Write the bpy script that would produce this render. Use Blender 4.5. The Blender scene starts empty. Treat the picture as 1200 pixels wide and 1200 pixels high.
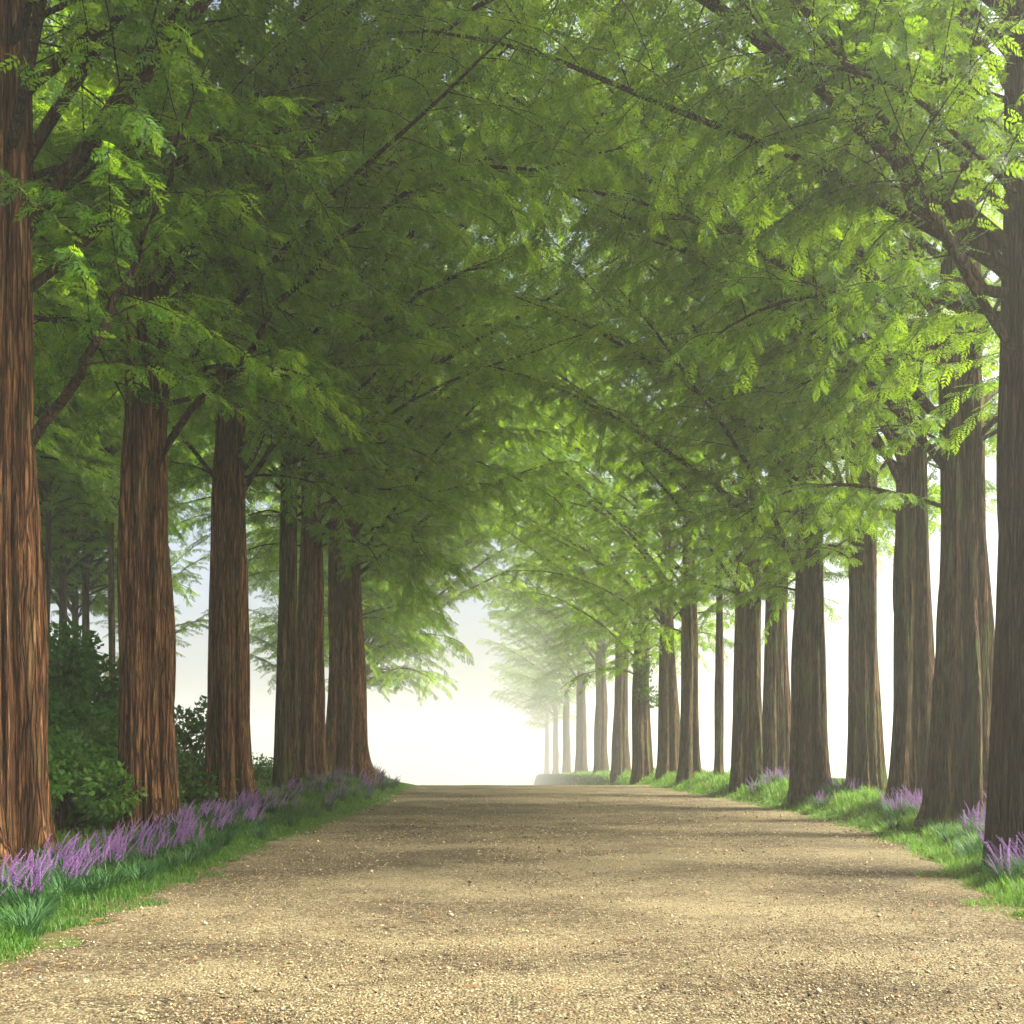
import bpy, math, random
import numpy as np
from mathutils import Vector

S = bpy.context.scene
R = math.radians

# ------------------------------------------------------------------ camera, light, exposure
EYE = 1.6
F = 1200.0            # focal length in photo pixels (photo is 1200 wide)
HOR = 880.0           # eye level in the photo
cam_d = bpy.data.cameras.new("camera")
cam = bpy.data.objects.new("camera", cam_d)
S.collection.objects.link(cam)
cam.location = (0, 0, EYE)
cam.rotation_euler = (R(90), 0, 0)
cam_d.sensor_width = 36.0
cam_d.lens = 36.0 * F / 1200.0
cam_d.shift_y = (HOR - 600.0) / 1200.0
cam_d.clip_end = 3000
cam_d.clip_start = 0.05
S.camera = cam

SUN_EL, SUN_AZ = R(45), R(97)        # azimuth clockwise from +Y (the view direction): light from ahead and right
w = bpy.data.worlds.new("World")
S.world = w
w.use_nodes = True
wn = w.node_tree
wn.nodes.clear()
sky = wn.nodes.new("ShaderNodeTexSky")
sky.sky_type = 'NISHITA'
sky.sun_disc = False
sky.sun_elevation = SUN_EL
sky.sun_rotation = SUN_AZ
sky.air_density = 0.7
sky.dust_density = 9.0
sky.ozone_density = 0.3
bg = wn.nodes.new("ShaderNodeBackground")
bg.inputs[1].default_value = 0.15
wo = wn.nodes.new("ShaderNodeOutputWorld")
wn.links.new(sky.outputs[0], bg.inputs[0])
wn.links.new(bg.outputs[0], wo.inputs[0])

sd = bpy.data.lights.new("sun", 'SUN')
sd.energy = 4.8
sd.angle = R(20)
sd.color = (1.0, 0.95, 0.82)
so = bpy.data.objects.new("sun", sd)
S.collection.objects.link(so)
sun_dir = Vector((math.sin(SUN_AZ) * math.cos(SUN_EL), math.cos(SUN_AZ) * math.cos(SUN_EL), math.sin(SUN_EL)))
so.rotation_euler = sun_dir.to_track_quat('Z', 'Y').to_euler()
so.location = (40, 20, 60)

S.view_settings.view_transform = 'Standard'
S.view_settings.look = 'None'
S.view_settings.gamma = 1
S.view_settings.exposure = 1.84
S.view_settings.use_curve_mapping = False
S.render.engine = 'CYCLES'
c = S.cycles
c.max_bounces = 8
c.diffuse_bounces = 4
c.glossy_bounces = 2
c.transmission_bounces = 5
c.volume_bounces = 2
c.transparent_max_bounces = 4
c.use_denoising = True
c.use_adaptive_sampling = True
c.adaptive_threshold = 0.03
c.adaptive_min_samples = 24
c.caustics_reflective = False
c.caustics_refractive = False
c.sample_clamp_indirect = 6.0

HAZE_DENSITY = 0.0026

# ------------------------------------------------------------------ node helpers
class NT:
    def __init__(self, name):
        self.m = bpy.data.materials.new(name)
        self.m.use_nodes = True
        self.t = self.m.node_tree
        self.t.nodes.clear()
        self.out = self.t.nodes.new("ShaderNodeOutputMaterial")
    def n(self, typ, **kw):
        nd = self.t.nodes.new(typ)
        for k, v in kw.items():
            setattr(nd, k, v)
        return nd
    def l(self, a, b):
        self.t.links.new(a, b)
    def val(self, sock, v):
        if hasattr(v, "is_linked") or hasattr(v, "links"):
            self.l(v, sock)
        else:
            sock.default_value = v
    def noise(self, vec, scale, detail=4, rough=.55, dist=0):
        nd = self.n("ShaderNodeTexNoise")
        self.l(vec, nd.inputs["Vector"])
        nd.inputs["Scale"].default_value = scale
        nd.inputs["Detail"].default_value = detail
        nd.inputs["Roughness"].default_value = rough
        nd.inputs["Distortion"].default_value = dist
        return nd.outputs["Fac"]
    def ramp(self, fac, stops):
        nd = self.n("ShaderNodeValToRGB")
        e = nd.color_ramp.elements
        while len(e) < len(stops):
            e.new(.5)
        for i, (p, col) in enumerate(stops):
            e[i].position = p
            e[i].color = (*col, 1) if len(col) == 3 else col
        self.l(fac, nd.inputs[0])
        return nd.outputs[0]
    def mix(self, fac, a, b, mode='MIX'):
        nd = self.n("ShaderNodeMix", data_type='RGBA', blend_type=mode)
        self.val(nd.inputs[0], fac)
        self.val(nd.inputs[6], a if not isinstance(a, tuple) else (*a, 1))
        self.val(nd.inputs[7], b if not isinstance(b, tuple) else (*b, 1))
        return nd.outputs[2]
    def math(self, op, a, b=0.0, clamp=False):
        nd = self.n("ShaderNodeMath", operation=op, use_clamp=clamp)
        self.val(nd.inputs[0], a)
        self.val(nd.inputs[1], b)
        return nd.outputs[0]
    def mapping(self, vec, scale=(1, 1, 1), loc=(0, 0, 0)):
        nd = self.n("ShaderNodeMapping")
        self.l(vec, nd.inputs[0])
        nd.inputs["Scale"].default_value = scale
        nd.inputs["Location"].default_value = loc
        return nd.outputs[0]
    def bump(self, h, strength=.5, dist=.02):
        nd = self.n("ShaderNodeBump")
        nd.inputs["Strength"].default_value = strength
        nd.inputs["Distance"].default_value = dist
        self.l(h, nd.inputs["Height"])
        return nd.outputs[0]
    def principled(self, col, rough=.8, normal=None, spec=.3):
        p = self.n("ShaderNodeBsdfPrincipled")
        self.val(p.inputs["Base Color"], col if not isinstance(col, tuple) else (*col, 1))
        self.val(p.inputs["Roughness"], rough)
        p.inputs["Specular IOR Level"].default_value = spec
        if normal is not None:
            self.l(normal, p.inputs["Normal"])
        return p.outputs[0]
    def done(self, sh):
        self.l(sh, self.out.inputs["Surface"])
        return self.m


def leaf_material(name, dark, mid, light, trans, tfac=.5, rough=.55, spec=.25):
    t = NT(name)
    a = t.n("ShaderNodeAttribute", attribute_name="tint")
    oi = t.n("ShaderNodeObjectInfo")
    v = t.math('ADD', a.outputs["Fac"], t.math('MULTIPLY', t.math('SUBTRACT', oi.outputs["Random"], .5), .40), True)
    col = t.ramp(v, [(0.0, dark), (.5, mid), (1.0, light)])
    tc = t.mix(.5, col, trans)
    p = t.principled(col, rough, spec=spec)
    tr = t.n("ShaderNodeBsdfTranslucent")
    t.l(tc, tr.inputs[0])
    ms = t.n("ShaderNodeMixShader")
    ms.inputs[0].default_value = tfac
    t.l(p, ms.inputs[1]); t.l(tr.outputs[0], ms.inputs[2])
    return t.done(ms.outputs[0])


M = {}
M['leaf'] = leaf_material("feathery leaves", (.008, .042, .003), (.050, .150, .004), (.20, .30, .008), (.42, .68, .012), .47, .45, .3)
M['shrub'] = leaf_material("shrub leaves", (.012, .050, .006), (.030, .105, .010), (.08, .18, .016), (.14, .34, .012), .42)
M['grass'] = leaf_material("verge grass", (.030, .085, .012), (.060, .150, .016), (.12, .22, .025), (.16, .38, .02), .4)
M['lily'] = leaf_material("lilyturf blades", (.014, .055, .020), (.028, .085, .028), (.055, .13, .035), (.05, .17, .03), .3)
M['ivy'] = leaf_material("climber leaves", (.03, .08, .012), (.06, .14, .016), (.11, .19, .02), (.15, .35, .02), .45)
M['flower'] = leaf_material("lilac florets", (.12, .055, .18), (.20, .095, .27), (.34, .19, .41), (.28, .12, .38), .22)


def bark_material(name, lo, mid, hi, moss, moss_amt):
    t = NT(name)
    g = t.n("ShaderNodeNewGeometry")
    tc = t.n("ShaderNodeTexCoord")
    oi = t.n("ShaderNodeObjectInfo")
    off = t.n("ShaderNodeCombineXYZ")
    t.l(t.math('MULTIPLY', oi.outputs["Random"], 37.0), off.inputs[0])
    t.l(t.math('MULTIPLY', oi.outputs["Random"], 11.0), off.inputs[2])
    ad = t.n("ShaderNodeVectorMath", operation='ADD')
    t.l(tc.outputs["Object"], ad.inputs[0]); t.l(off.outputs[0], ad.inputs[1])
    v = ad.outputs[0]
    fine = t.noise(t.mapping(v, (36, 36, 2.4)), 1.0, 7, .7, .6)
    strips = t.noise(t.mapping(v, (13, 13, .75)), 1.0, 5, .62, .8)
    broad = t.noise(t.mapping(v, (2.2, 2.2, .55)), 1.0, 3, .5)
    grain = t.noise(t.mapping(v, (90, 90, 7)), 1.0, 3, .6)
    f = t.math('ADD', t.math('MULTIPLY', fine, .55), t.math('MULTIPLY', strips, .45))
    wob = t.n("ShaderNodeVectorMath", operation='ADD')
    nz = t.n("ShaderNodeTexNoise"); t.l(t.mapping(v, (3, 3, 1.2)), nz.inputs["Vector"]); nz.inputs["Scale"].default_value = 1.0
    sc = t.n("ShaderNodeVectorMath", operation='SCALE'); t.l(nz.outputs["Color"], sc.inputs[0]); sc.inputs["Scale"].default_value = .10
    t.l(v, wob.inputs[0]); t.l(sc.outputs[0], wob.inputs[1])
    vo = t.n("ShaderNodeTexVoronoi", feature='DISTANCE_TO_EDGE')
    t.l(t.mapping(wob.outputs[0], (17, 17, .95)), vo.inputs["Vector"]); vo.inputs["Scale"].default_value = 1.0
    crack = t.ramp(vo.outputs["Distance"], [(0.0, (0, 0, 0)), (.16, (1, 1, 1))])
    col = t.ramp(f, [(.41, lo), (.5, mid), (.61, hi)])
    col = t.mix(t.math('MULTIPLY', broad, .5), col, (mid[0] * .7, mid[1] * .75, mid[2] * .8))
    col = t.mix(t.math('MULTIPLY', t.math('SUBTRACT', 1.0, crack), .75), col, lo)
    mfac = t.ramp(t.noise(t.mapping(v, (5, 5, 1.1)), 1.0, 5, .6), [(.50, (0, 0, 0)), (.66, (1, 1, 1))])
    col = t.mix(t.math('MULTIPLY', mfac, moss_amt), col, moss)
    h = t.math('ADD', t.math('MULTIPLY', fine, .6), t.math('ADD', t.math('MULTIPLY', strips, .6), t.math('ADD', t.math('MULTIPLY', grain, .18), t.math('MULTIPLY', crack, .55))))
    return t.done(t.principled(col, .9, t.bump(h, 1.0, .09), .12))


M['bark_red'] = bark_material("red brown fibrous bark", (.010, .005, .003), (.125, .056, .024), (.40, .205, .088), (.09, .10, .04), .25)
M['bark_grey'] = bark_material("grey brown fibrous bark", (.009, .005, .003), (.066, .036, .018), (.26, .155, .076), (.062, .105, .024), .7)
M['bark_dark'] = bark_material("shade darkened bark", (.010, .006, .004), (.042, .024, .015), (.10, .062, .038), (.05, .06, .025), .3)  # shade on the right-edge trunk is put into this darker bark colour
M['twig'] = bark_material("limb bark", (.020, .013, .008), (.055, .034, .019), (.12, .078, .044), (.05, .055, .02), .3)


def gravel_path_material():
    t = NT("worn gravel")
    g = t.n("ShaderNodeNewGeometry")
    P = g.outputs["Position"]
    big = t.noise(t.mapping(P, (.35, .55, 0)), 1.0, 4, .6)
    med = t.noise(t.mapping(P, (1.6, 2.6, 0)), 1.0, 5, .65)
    fine = t.noise(P, 38.0, 5, .7)
    vo = t.n("ShaderNodeTexVoronoi", feature='F1')
    t.l(P, vo.inputs["Vector"]); vo.inputs["Scale"].default_value = 42.0
    vo.inputs["Randomness"].default_value = 1.0
    sep = t.n("ShaderNodeSeparateColor")
    t.l(vo.outputs["Color"], sep.inputs[0])
    stone = t.ramp(sep.outputs[0], [(0.0, (0.0190, 0.0142, 0.0076)), (.35, (0.0732, 0.0595, 0.0317)), (.7, (0.1628, 0.1393, 0.0791)), (1.0, (0.3038, 0.2847, 0.1900))])
    dirt = t.ramp(fine, [(.34, (0.0407, 0.0310, 0.0164)), (.5, (0.1221, 0.1021, 0.0558)), (.64, (0.2279, 0.2043, 0.1234))])
    m = t.ramp(t.math('ADD', t.math('MULTIPLY', big, .5), t.math('MULTIPLY', med, .5)), [(.42, (1, 1, 1)), (.58, (.15, .15, .15))])
    col = t.mix(m, dirt, stone)
    tint = t.ramp(big, [(.38, (.50, .46, .40)), (.62, (1.12, 1.10, 1.02))])
    col = t.mix(1.0, col, tint, 'MULTIPLY')
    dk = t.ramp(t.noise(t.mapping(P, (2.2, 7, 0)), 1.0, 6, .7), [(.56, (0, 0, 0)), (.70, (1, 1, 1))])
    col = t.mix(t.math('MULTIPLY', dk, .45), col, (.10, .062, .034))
    h = t.math('ADD', t.math('MULTIPLY', vo.outputs["Distance"], -1.0), t.math('MULTIPLY', fine, .7))
    return t.done(t.principled(col, .92, t.bump(h, .9, .03), .2))


def stone_material():
    t = NT("gravel stones")
    a = t.n("ShaderNodeAttribute", attribute_name="tint")
    col = t.ramp(a.outputs["Fac"], [(0, (0.0266, 0.0174, 0.0084)), (.4, (0.1292, 0.0966, 0.0489)), (.75, (0.2888, 0.2296, 0.1259)), (1, (0.4085, 0.3458, 0.2300))])
    return t.done(t.principled(col, .85, None, .3))


def litter_material():
    t = NT("fallen needles")
    a = t.n("ShaderNodeAttribute", attribute_name="tint")
    col = t.ramp(a.outputs["Fac"], [(0, (.03, .016, .008)), (.5, (.10, .05, .02)), (1, (.22, .12, .05))])
    return t.done(t.principled(col, .9, None, .2))


def soil_material():
    t = NT("verge soil and field grass")
    g = t.n("ShaderNodeNewGeometry")
    P = g.outputs["Position"]
    n1 = t.noise(P, .8, 5, .6)
    n2 = t.noise(P, 14.0, 5, .65)
    green = t.ramp(n2, [(.3, (.018, .042, .008)), (.55, (.038, .080, .014)), (.75, (.07, .115, .024))])
    soil = t.ramp(n2, [(.3, (.040, .026, .014)), (.7, (.12, .085, .048))])
    f = t.ramp(n1, [(.42, (1, 1, 1)), (.60, (.25, .25, .25))])
    col = t.mix(f, soil, green)
    return t.done(t.principled(col, .95, t.bump(n2, .8, .05), .1))


M['path'] = gravel_path_material()
M['stone'] = stone_material()
M['litter'] = litter_material()
M['soil'] = soil_material()
t = NT("lilyturf stem"); M['stem'] = t.done(t.principled((.10, .07, .09), .7))

# ------------------------------------------------------------------ scene helpers
def link(o, parent=None):
    S.collection.objects.link(o)
    if parent is not None:
        o.parent = parent
    return o

def tag(o, label=None, cat=None, group=None, kind=None):
    if label: o["label"] = label
    if cat: o["category"] = cat
    if group: o["group"] = group
    if kind: o["kind"] = kind
    return o

def empty(name, loc, rz=0.0):
    o = bpy.data.objects.new(name, None)
    o.empty_display_size = .3
    o.location = loc
    o.rotation_euler = (0, 0, rz)
    return link(o)

def np_mesh(name, verts, faces, mats, tint=None, smooth=False, mat_idx=None):
    """faces: int array (n,k) with one k, or list of such arrays"""
    if isinstance(faces, np.ndarray):
        faces = [faces]
    me = bpy.data.meshes.new(name)
    verts = np.asarray(verts, dtype=np.float32)
    me.vertices.add(len(verts))
    me.vertices.foreach_set("co", verts.ravel())
    li = np.concatenate([f.ravel() for f in faces]).astype(np.int32)
    tot = np.concatenate([np.full(len(f), f.shape[1]) for f in faces]).astype(np.int32)
    st = np.concatenate([[0], np.cumsum(tot)[:-1]]).astype(np.int32)
    me.loops.add(len(li))
    me.loops.foreach_set("vertex_index", li)
    me.polygons.add(len(tot))
    me.polygons.foreach_set("loop_start", st)
    me.polygons.foreach_set("loop_total", tot)
    if smooth:
        me.polygons.foreach_set("use_smooth", np.ones(len(tot), dtype=bool))
    for m in (mats if isinstance(mats, (list, tuple)) else [mats]):
        me.materials.append(m)
    if mat_idx is not None:
        me.polygons.foreach_set("material_index", np.asarray(mat_idx, dtype=np.int32))
    me.update(calc_edges=True)
    if tint is not None:
        at = me.attributes.new("tint", 'FLOAT', 'POINT')
        at.data.foreach_set("value", np.asarray(tint, dtype=np.float32))
    me.validate()
    return me

def obj(name, me, parent=None, loc=(0, 0, 0)):
    o = bpy.data.objects.new(name, me)
    o.location = loc
    return link(o, parent)

def lerp_tab(tab):
    xs = np.array([p[0] for p in tab], float); ys = np.array([p[1] for p in tab], float)
    return lambda y: np.interp(y, xs, ys)

def sstep(a, b, x):
    t = np.clip((x - a) / (b - a), 0, 1)
    return t * t * (3 - 2 * t)

# ------------------------------------------------------------------ terrain: an avenue on a low embankment
edge_l = lerp_tab([(-60, -3.8), (8, -3.75), (10.3, -3.9), (15, -4.05), (20, -4.1), (26, -4.0), (34, -4.15), (42, -4.4), (60, -4.6), (250, -4.6)])
edge_r = lerp_tab([(-60, 4.6), (8, 4.7), (9.6, 4.85), (12, 5.3), (14.5, 6.0), (17, 6.6), (22, 7.25), (27, 7.3), (37, 6.9), (47, 6.5), (60, 6.4), (100, 7.0), (250, 8.0)])
bank_l = lerp_tab([(-60, .1), (10, .12), (13, .14), (17.6, .31), (22.5, .44), (27, .66), (31, .75), (36, .82), (42, .7), (52, .0), (70, -1.2), (100, -4.0), (150, -7.5), (250, -15), (420, -27), (560, -32), (1300, -32)])
bank_r = lerp_tab([(-60, .1), (10, .10), (13, .14), (19, .25), (23, .40), (28, .52), (36, .58), (44, .52), (50, .50), (56, .40), (74, -.08), (106, -.75), (148, -1.7), (205, -3.0), (275, -4.6), (360, -6.5), (400, -8), (520, -20), (640, -32), (1300, -32)])
road_z = lerp_tab([(-60, 0), (44, 0), (48, -.02), (54, -.25), (62, -.8), (75, -1.9), (100, -4.0), (150, -7.5), (250, -15), (420, -27), (560, -32), (1300, -32)])

_rs = np.random.RandomState(5)
_ph = _rs.rand(6, 3) * 6.28
def bumps(x, y):
    return (.03 * np.sin(1.3 * x + 1.1 * y + _ph[0, 0]) + .025 * np.sin(2.3 * x - 1.7 * y + _ph[1, 0]) + .02 * np.sin(.7 * x + 3.1 * y + _ph[2, 0]))

def ground(x, y):
    x = np.asarray(x, float); y = np.asarray(y, float)
    rz = road_z(y)
    el, er = edge_l(y), edge_r(y)
    bl, br = np.maximum(bank_l(y), rz), np.maximum(bank_r(y), rz)
    dl = el - x          # >0 outside on the left
    dr = x - er
    zl = rz + (bl - rz) * sstep(-.1, 1.7, dl)
    zr = rz + (br - rz) * sstep(-.1, 1.5, dr)
    z = np.where(dl > -.1, zl, np.where(dr > -.1, zr, rz))
    z = z - np.where(dl > 0, np.maximum(z + 8.0, 0) * sstep(4.0, 32.0, dl), 0)
    z = z - np.where(dr > 0, np.maximum(z + 8.0, 0) * sstep(4.2, 30.0, dr), 0)
    z = z - 24.0 * sstep(30.0, 190.0, np.maximum(dl, dr))
    z = np.maximum(z, -32.0)
    z = z + bumps(x, y) * np.where((dl > 0) | (dr > 0), np.clip(np.maximum(dl, dr) * 1.0, 0, 1), .15)
    return z

def gz(x, y):
    return float(ground(np.array([x]), np.array([y]))[0])

def grid_mesh(name, xs, ys, zf, mat):
    X, Y = np.meshgrid(xs, ys)
    Z = zf(X, Y)
    v = np.stack([X, Y, Z], -1).reshape(-1, 3)
    nx, ny = len(xs), len(ys)
    i = np.arange(nx - 1); j = np.arange(ny - 1)
    I, J = np.meshgrid(i, j)
    a = (J * nx + I).ravel()
    f = np.stack([a, a + 1, a + nx + 1, a + nx], -1)
    return np_mesh(name, v, f, mat, smooth=True)

EXT = 1300.0
xs = np.unique(np.concatenate([np.linspace(-EXT, -200, 10), np.linspace(-200, -60, 12), np.linspace(-60, -12, 30), np.linspace(-12, -3, 46), np.linspace(-3, 4, 16), np.linspace(4, 14, 50), np.linspace(14, 60, 30), np.linspace(60, 200, 12), np.linspace(200, EXT, 10)]))
ys = np.unique(np.concatenate([np.linspace(-EXT, -20, 12), np.linspace(-20, 5, 14), np.linspace(5, 60, 130), np.linspace(60, 130, 50), np.linspace(130, 450, 24), np.linspace(450, EXT, 8)]))
def under(x, y):
    z = ground(x, y)
    inside = np.minimum(x - edge_l(y), edge_r(y) - x)
    return z - .07 * sstep(0.12, .5, inside)
tag(obj("ground", grid_mesh("ground", xs, ys, under, M['soil'])), kind="structure",
    label="grassy banks falling away on both sides of the avenue")

# the path: its own sheet with ragged edges
rs = np.random.RandomState(11)
pys = np.unique(np.concatenate([np.linspace(-30, 5, 40), np.linspace(5, 60, 420), np.linspace(60, 240, 120)]))
nu = 90
n1 = np.interp(pys, np.linspace(-30, 240, 900), rs.randn(900) * .16)
n2 = np.interp(pys, np.linspace(-30, 240, 900), rs.randn(900) * .16)
u = np.linspace(0, 1, nu)
L = edge_l(pys) - .05 + n1; Rr = edge_r(pys) + .05 + n2
X = L[:, None] * (1 - u) + Rr[:, None] * u
Y = np.repeat(pys[:, None], nu, 1)
d = np.minimum(X - L[:, None], Rr[:, None] - X)
Z = ground(X, Y) + .012 - .05 * (1 - sstep(0, .12, d))
Z += .012 * np.sin(X * 1.9 + .6) * np.sin(Y * .23 + 1) + rs.randn(*Z.shape) * .004
v = np.stack([X, Y, Z], -1).reshape(-1, 3)
I, J = np.meshgrid(np.arange(nu - 1), np.arange(len(pys) - 1))
a = (J * nu + I).ravel()
tag(obj("path", np_mesh("path", v, np.stack([a, a + 1, a + nu + 1, a + nu], -1), M['path'], smooth=True)), kind="structure",
    label="wide beige gravel path running between the two rows of trees")

# ------------------------------------------------------------------ haze: one closed box around everything
def box_mesh(name, lo, hi, mat):
    v = [(x, y, z) for x in (lo[0], hi[0]) for y in (lo[1], hi[1]) for z in (lo[2], hi[2])]
    f = np.array([(0, 1, 3, 2), (4, 6, 7, 5), (0, 4, 5, 1), (2, 3, 7, 6), (0, 2, 6, 4), (1, 5, 7, 3)])
    return np_mesh(name, np.array(v), f, mat)
hz = NT("pale morning haze")
pv = hz.n("ShaderNodeVolumePrincipled")
pv.inputs["Color"].default_value = (.985, .985, .93, 1)
pv.inputs["Density"].default_value = HAZE_DENSITY
pv.inputs["Anisotropy"].default_value = .7
hz.l(pv.outputs[0], hz.out.inputs["Volume"])
tag(obj("haze", box_mesh("haze", (-EXT - 5, -EXT - 5, -33.5), (EXT + 5, EXT + 5, 38.0), hz.m)), kind="stuff",
    label="pale morning mist filling the avenue", )

# ------------------------------------------------------------------ foliage sprays (vectorised)
def spray_template(rng, pairs=6, leaf=.34, width=.11):
    """feathery spray of unit length along +x; returns verts (n,3), quads (m,4)"""
    V, Q = [], []
    for i in range(pairs):
        x = .10 + .80 * i / (pairs - 1)
        prof = math.sin(math.pi * (.18 + .74 * i / (pairs - 1))) ** .7
        for s in (-1, 1):
            ln = leaf * prof * rng.uniform(.8, 1.15)
            an = rng.uniform(.75, 1.05)
            dx, dy = math.cos(an), s * math.sin(an)
            px, py = -dy, dx
            wd = width * rng.uniform(.8, 1.2) * .5
            z0 = -.10 * x * x
            dz = -rng.uniform(.02, .30) * ln
            b = len(V)
            V += [(x, 0, z0),
                  (x + dx * ln * .5 + px * wd, dy * ln * .5 + py * wd, z0 + dz * .35),
                  (x + dx * ln, dy * ln, z0 + dz),
                  (x + dx * ln * .5 - px * wd, dy * ln * .5 - py * wd, z0 + dz * .35)]
            Q.append((b, b + 1, b + 2, b + 3))
    b = len(V)
    V += [(.86, 0, -.08), (.95, width * .5, -.1), (1.1, 0, -.14), (.95, -width * .5, -.1)]
    Q.append((b, b + 1, b + 2, b + 3))
    return np.array(V), np.array(Q)

_r = random.Random(3)
TEMPL = [spray_template(_r) for _ in range(4)]

def unit(a):
    return a / np.maximum(np.linalg.norm(a, axis=-1, keepdims=True), 1e-6)

def sprays_arrays(O, A, N, size, tint, rng):
    """O origins, A axes, N rough normals, size lengths (n) -> verts, quads, tint"""
    n = len(O)
    A = unit(A); B = unit(np.cross(N, A)); N = np.cross(A, B)
    k = rng.randint(0, len(TEMPL), n)
    VV, QQ, TT = [], [], []
    base = 0
    for ti, (tv, tq) in enumerate(TEMPL):
        m = k == ti
        c = m.sum()
        if not c: continue
        s = size[m][:, None, None]
        vv = O[m][:, None, :] + s * (tv[None, :, 0:1] * A[m][:, None, :] + tv[None, :, 1:2] * B[m][:, None, :] + tv[None, :, 2:3] * N[m][:, None, :])
        qq = (tq[None] + (np.arange(c) * len(tv))[:, None, None]) + base
        VV.append(vv.reshape(-1, 3)); QQ.append(qq.reshape(-1, 4)); TT.append(np.repeat(tint[m], len(tv)))
        base += c * len(tv)
    return np.concatenate(VV), np.concatenate(QQ), np.concatenate(TT)

# ------------------------------------------------------------------ limbs
def tube_arrays(P, rad, sides):
    P = np.asarray(P, float); n = len(P)
    T = np.gradient(P, axis=0); T = unit(T)
    ref = np.where(np.abs(T[:, 2:3]) < .9, np.array([[0, 0, 1.0]]), np.array([[1.0, 0, 0]]))
    U = unit(np.cross(T, ref)); W = np.cross(T, U)
    th = np.arange(sides) / sides * 2 * math.pi
    v = P[:, None, :] + rad[:, None, None] * (np.cos(th)[None, :, None] * U[:, None, :] + np.sin(th)[None, :, None] * W[:, None, :])
    i = np.arange(n - 1)[:, None]; j = np.arange(sides)[None, :]; j2 = (j + 1) % sides
    f = np.stack([i * sides + j, i * sides + j2, (i + 1) * sides + j2, (i + 1) * sides + j], -1).reshape(-1, 4)
    return v.reshape(-1, 3), f

def join(parts):
    V, Fq, b = [], [], 0
    for v, f in parts:
        V.append(v); Fq.append(f + b); b += len(v)
    return np.concatenate(V), np.concatenate(Fq)

def limb_path(p0, az, el, length, rng, droop=.5, n=11):
    """rises steeply from the trunk and arches outwards"""
    P = [np.array(p0, float)]
    e, a = el, az
    st = length / (n - 1)
    for i in range(n - 1):
        P.append(P[-1] + st * np.array([math.cos(a) * math.cos(e), math.sin(a) * math.cos(e), math.sin(e)]))
        e -= droop / (n - 1) * (0.4 + 1.4 * i / n) + rng.normal(0, .05)
        a += rng.normal(0, .07)
    return np.array(P)

def resample(P, m):
    s = np.concatenate([[0], np.cumsum(np.linalg.norm(np.diff(P, axis=0), axis=1))])
    q = np.linspace(0, s[-1], m)
    return np.stack([np.interp(q, s, P[:, k]) for k in range(3)], -1), s[-1]

def dress_limb(P, r0, rng, dens=1.0, bare=.16, sec_len=1.0, size=.36, sides=7):
    """returns limb mesh arrays, foliage arrays (O, A, N, size, tint)"""
    n = len(P)
    tt = np.linspace(0, 1, n)
    limb_tint = .42 + .13 * rng.normal()
    parts = [tube_arrays(P, r0 * (1 - tt) ** .8 * .93 + .011, sides)]
    s, total = resample(P, 60)
    O, A, N, Z, T = [], [], [], [], []
    n_sec = int(total * 2.3 * dens) + 2
    fr = bare + (1 - bare) * (np.arange(n_sec) + rng.rand(n_sec) * .8) / n_sec
    fr = np.clip(fr, 0, .995)
    for q, f in enumerate(fr):
        i = min(int(f * 59), 58)
        p = s[i]; d = unit(s[i + 1] - s[i])
        side = unit(np.cross(d, [0, 0, 1.0])) * (1 if q % 2 else -1)
        ln = sec_len * (.75 + 1.5 * math.sin(math.pi * min(1, .22 + .72 * f))) * rng.uniform(.7, 1.25)
        dirv = unit(d * rng.uniform(.25, .8) + side * rng.uniform(.6, 1.1) + np.array([0, 0, rng.uniform(-.35, .35)]))
        m = 6
        Q = [p]
        for k in range(m - 1):
            Q.append(Q[-1] + dirv * ln / (m - 1))
            dirv = unit(dirv + np.array([0, 0, -.13]) + rng.normal(0, .07, 3))
        Q = np.array(Q)
        rr = max(.007, r0 * .20 * (1 - .5 * f))
        parts.append(tube_arrays(Q, rr * (1 - .8 * np.linspace(0, 1, m)) + .003, 3))
        ns = int(ln / .078 * dens)
        if ns < 2: continue
        g = np.linspace(.08, 1.0, ns) + rng.rand(ns) * .03
        g = np.clip(g, 0, 1)
        ii = np.minimum((g * (m - 1)).astype(int), m - 2); fx = g * (m - 1) - ii
        pos = Q[ii] * (1 - fx)[:, None] + Q[ii + 1] * fx[:, None]
        dd = unit(Q[ii + 1] - Q[ii])
        sd_ = unit(np.cross(dd, np.array([[0, 0, 1.0]]))) * np.where(np.arange(ns) % 2, 1, -1)[:, None]
        ax = dd * rng.uniform(.35, .95, (ns, 1)) + sd_ * rng.uniform(.55, 1.1, (ns, 1)) + np.array([[0, 0, -1.0]]) * rng.uniform(.15, 1.25, (ns, 1)) + rng.normal(0, .18, (ns, 3))
        ax[-1] = dd[-1] + np.array([0, 0, -.2])
        O.append(pos); A.append(ax)
        N.append(np.array([[0, 0, 1.0]]) + rng.normal(0, .45, (ns, 3)))
        Z.append(size * rng.uniform(.6, 1.15, ns) * (1 - .25 * g))
        T.append(np.clip(limb_tint + .16 * rng.normal() + rng.normal(0, .20, ns) + .12 * g, 0, 1))
    if O:
        fol = tuple(np.concatenate(q) for q in (O, A, N, Z, T))
    else:
        fol = None
    return join(parts), fol

def foliage_mesh(name, fols, rng, mat):
    fols = [f for f in fols if f is not None]
    a = [np.concatenate([f[k] for f in fols]) for k in range(5)]
    v, q, t = sprays_arrays(a[0], a[1], a[2], a[3], a[4], rng)
    return np_mesh(name, v, q, mat, tint=t)

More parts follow.
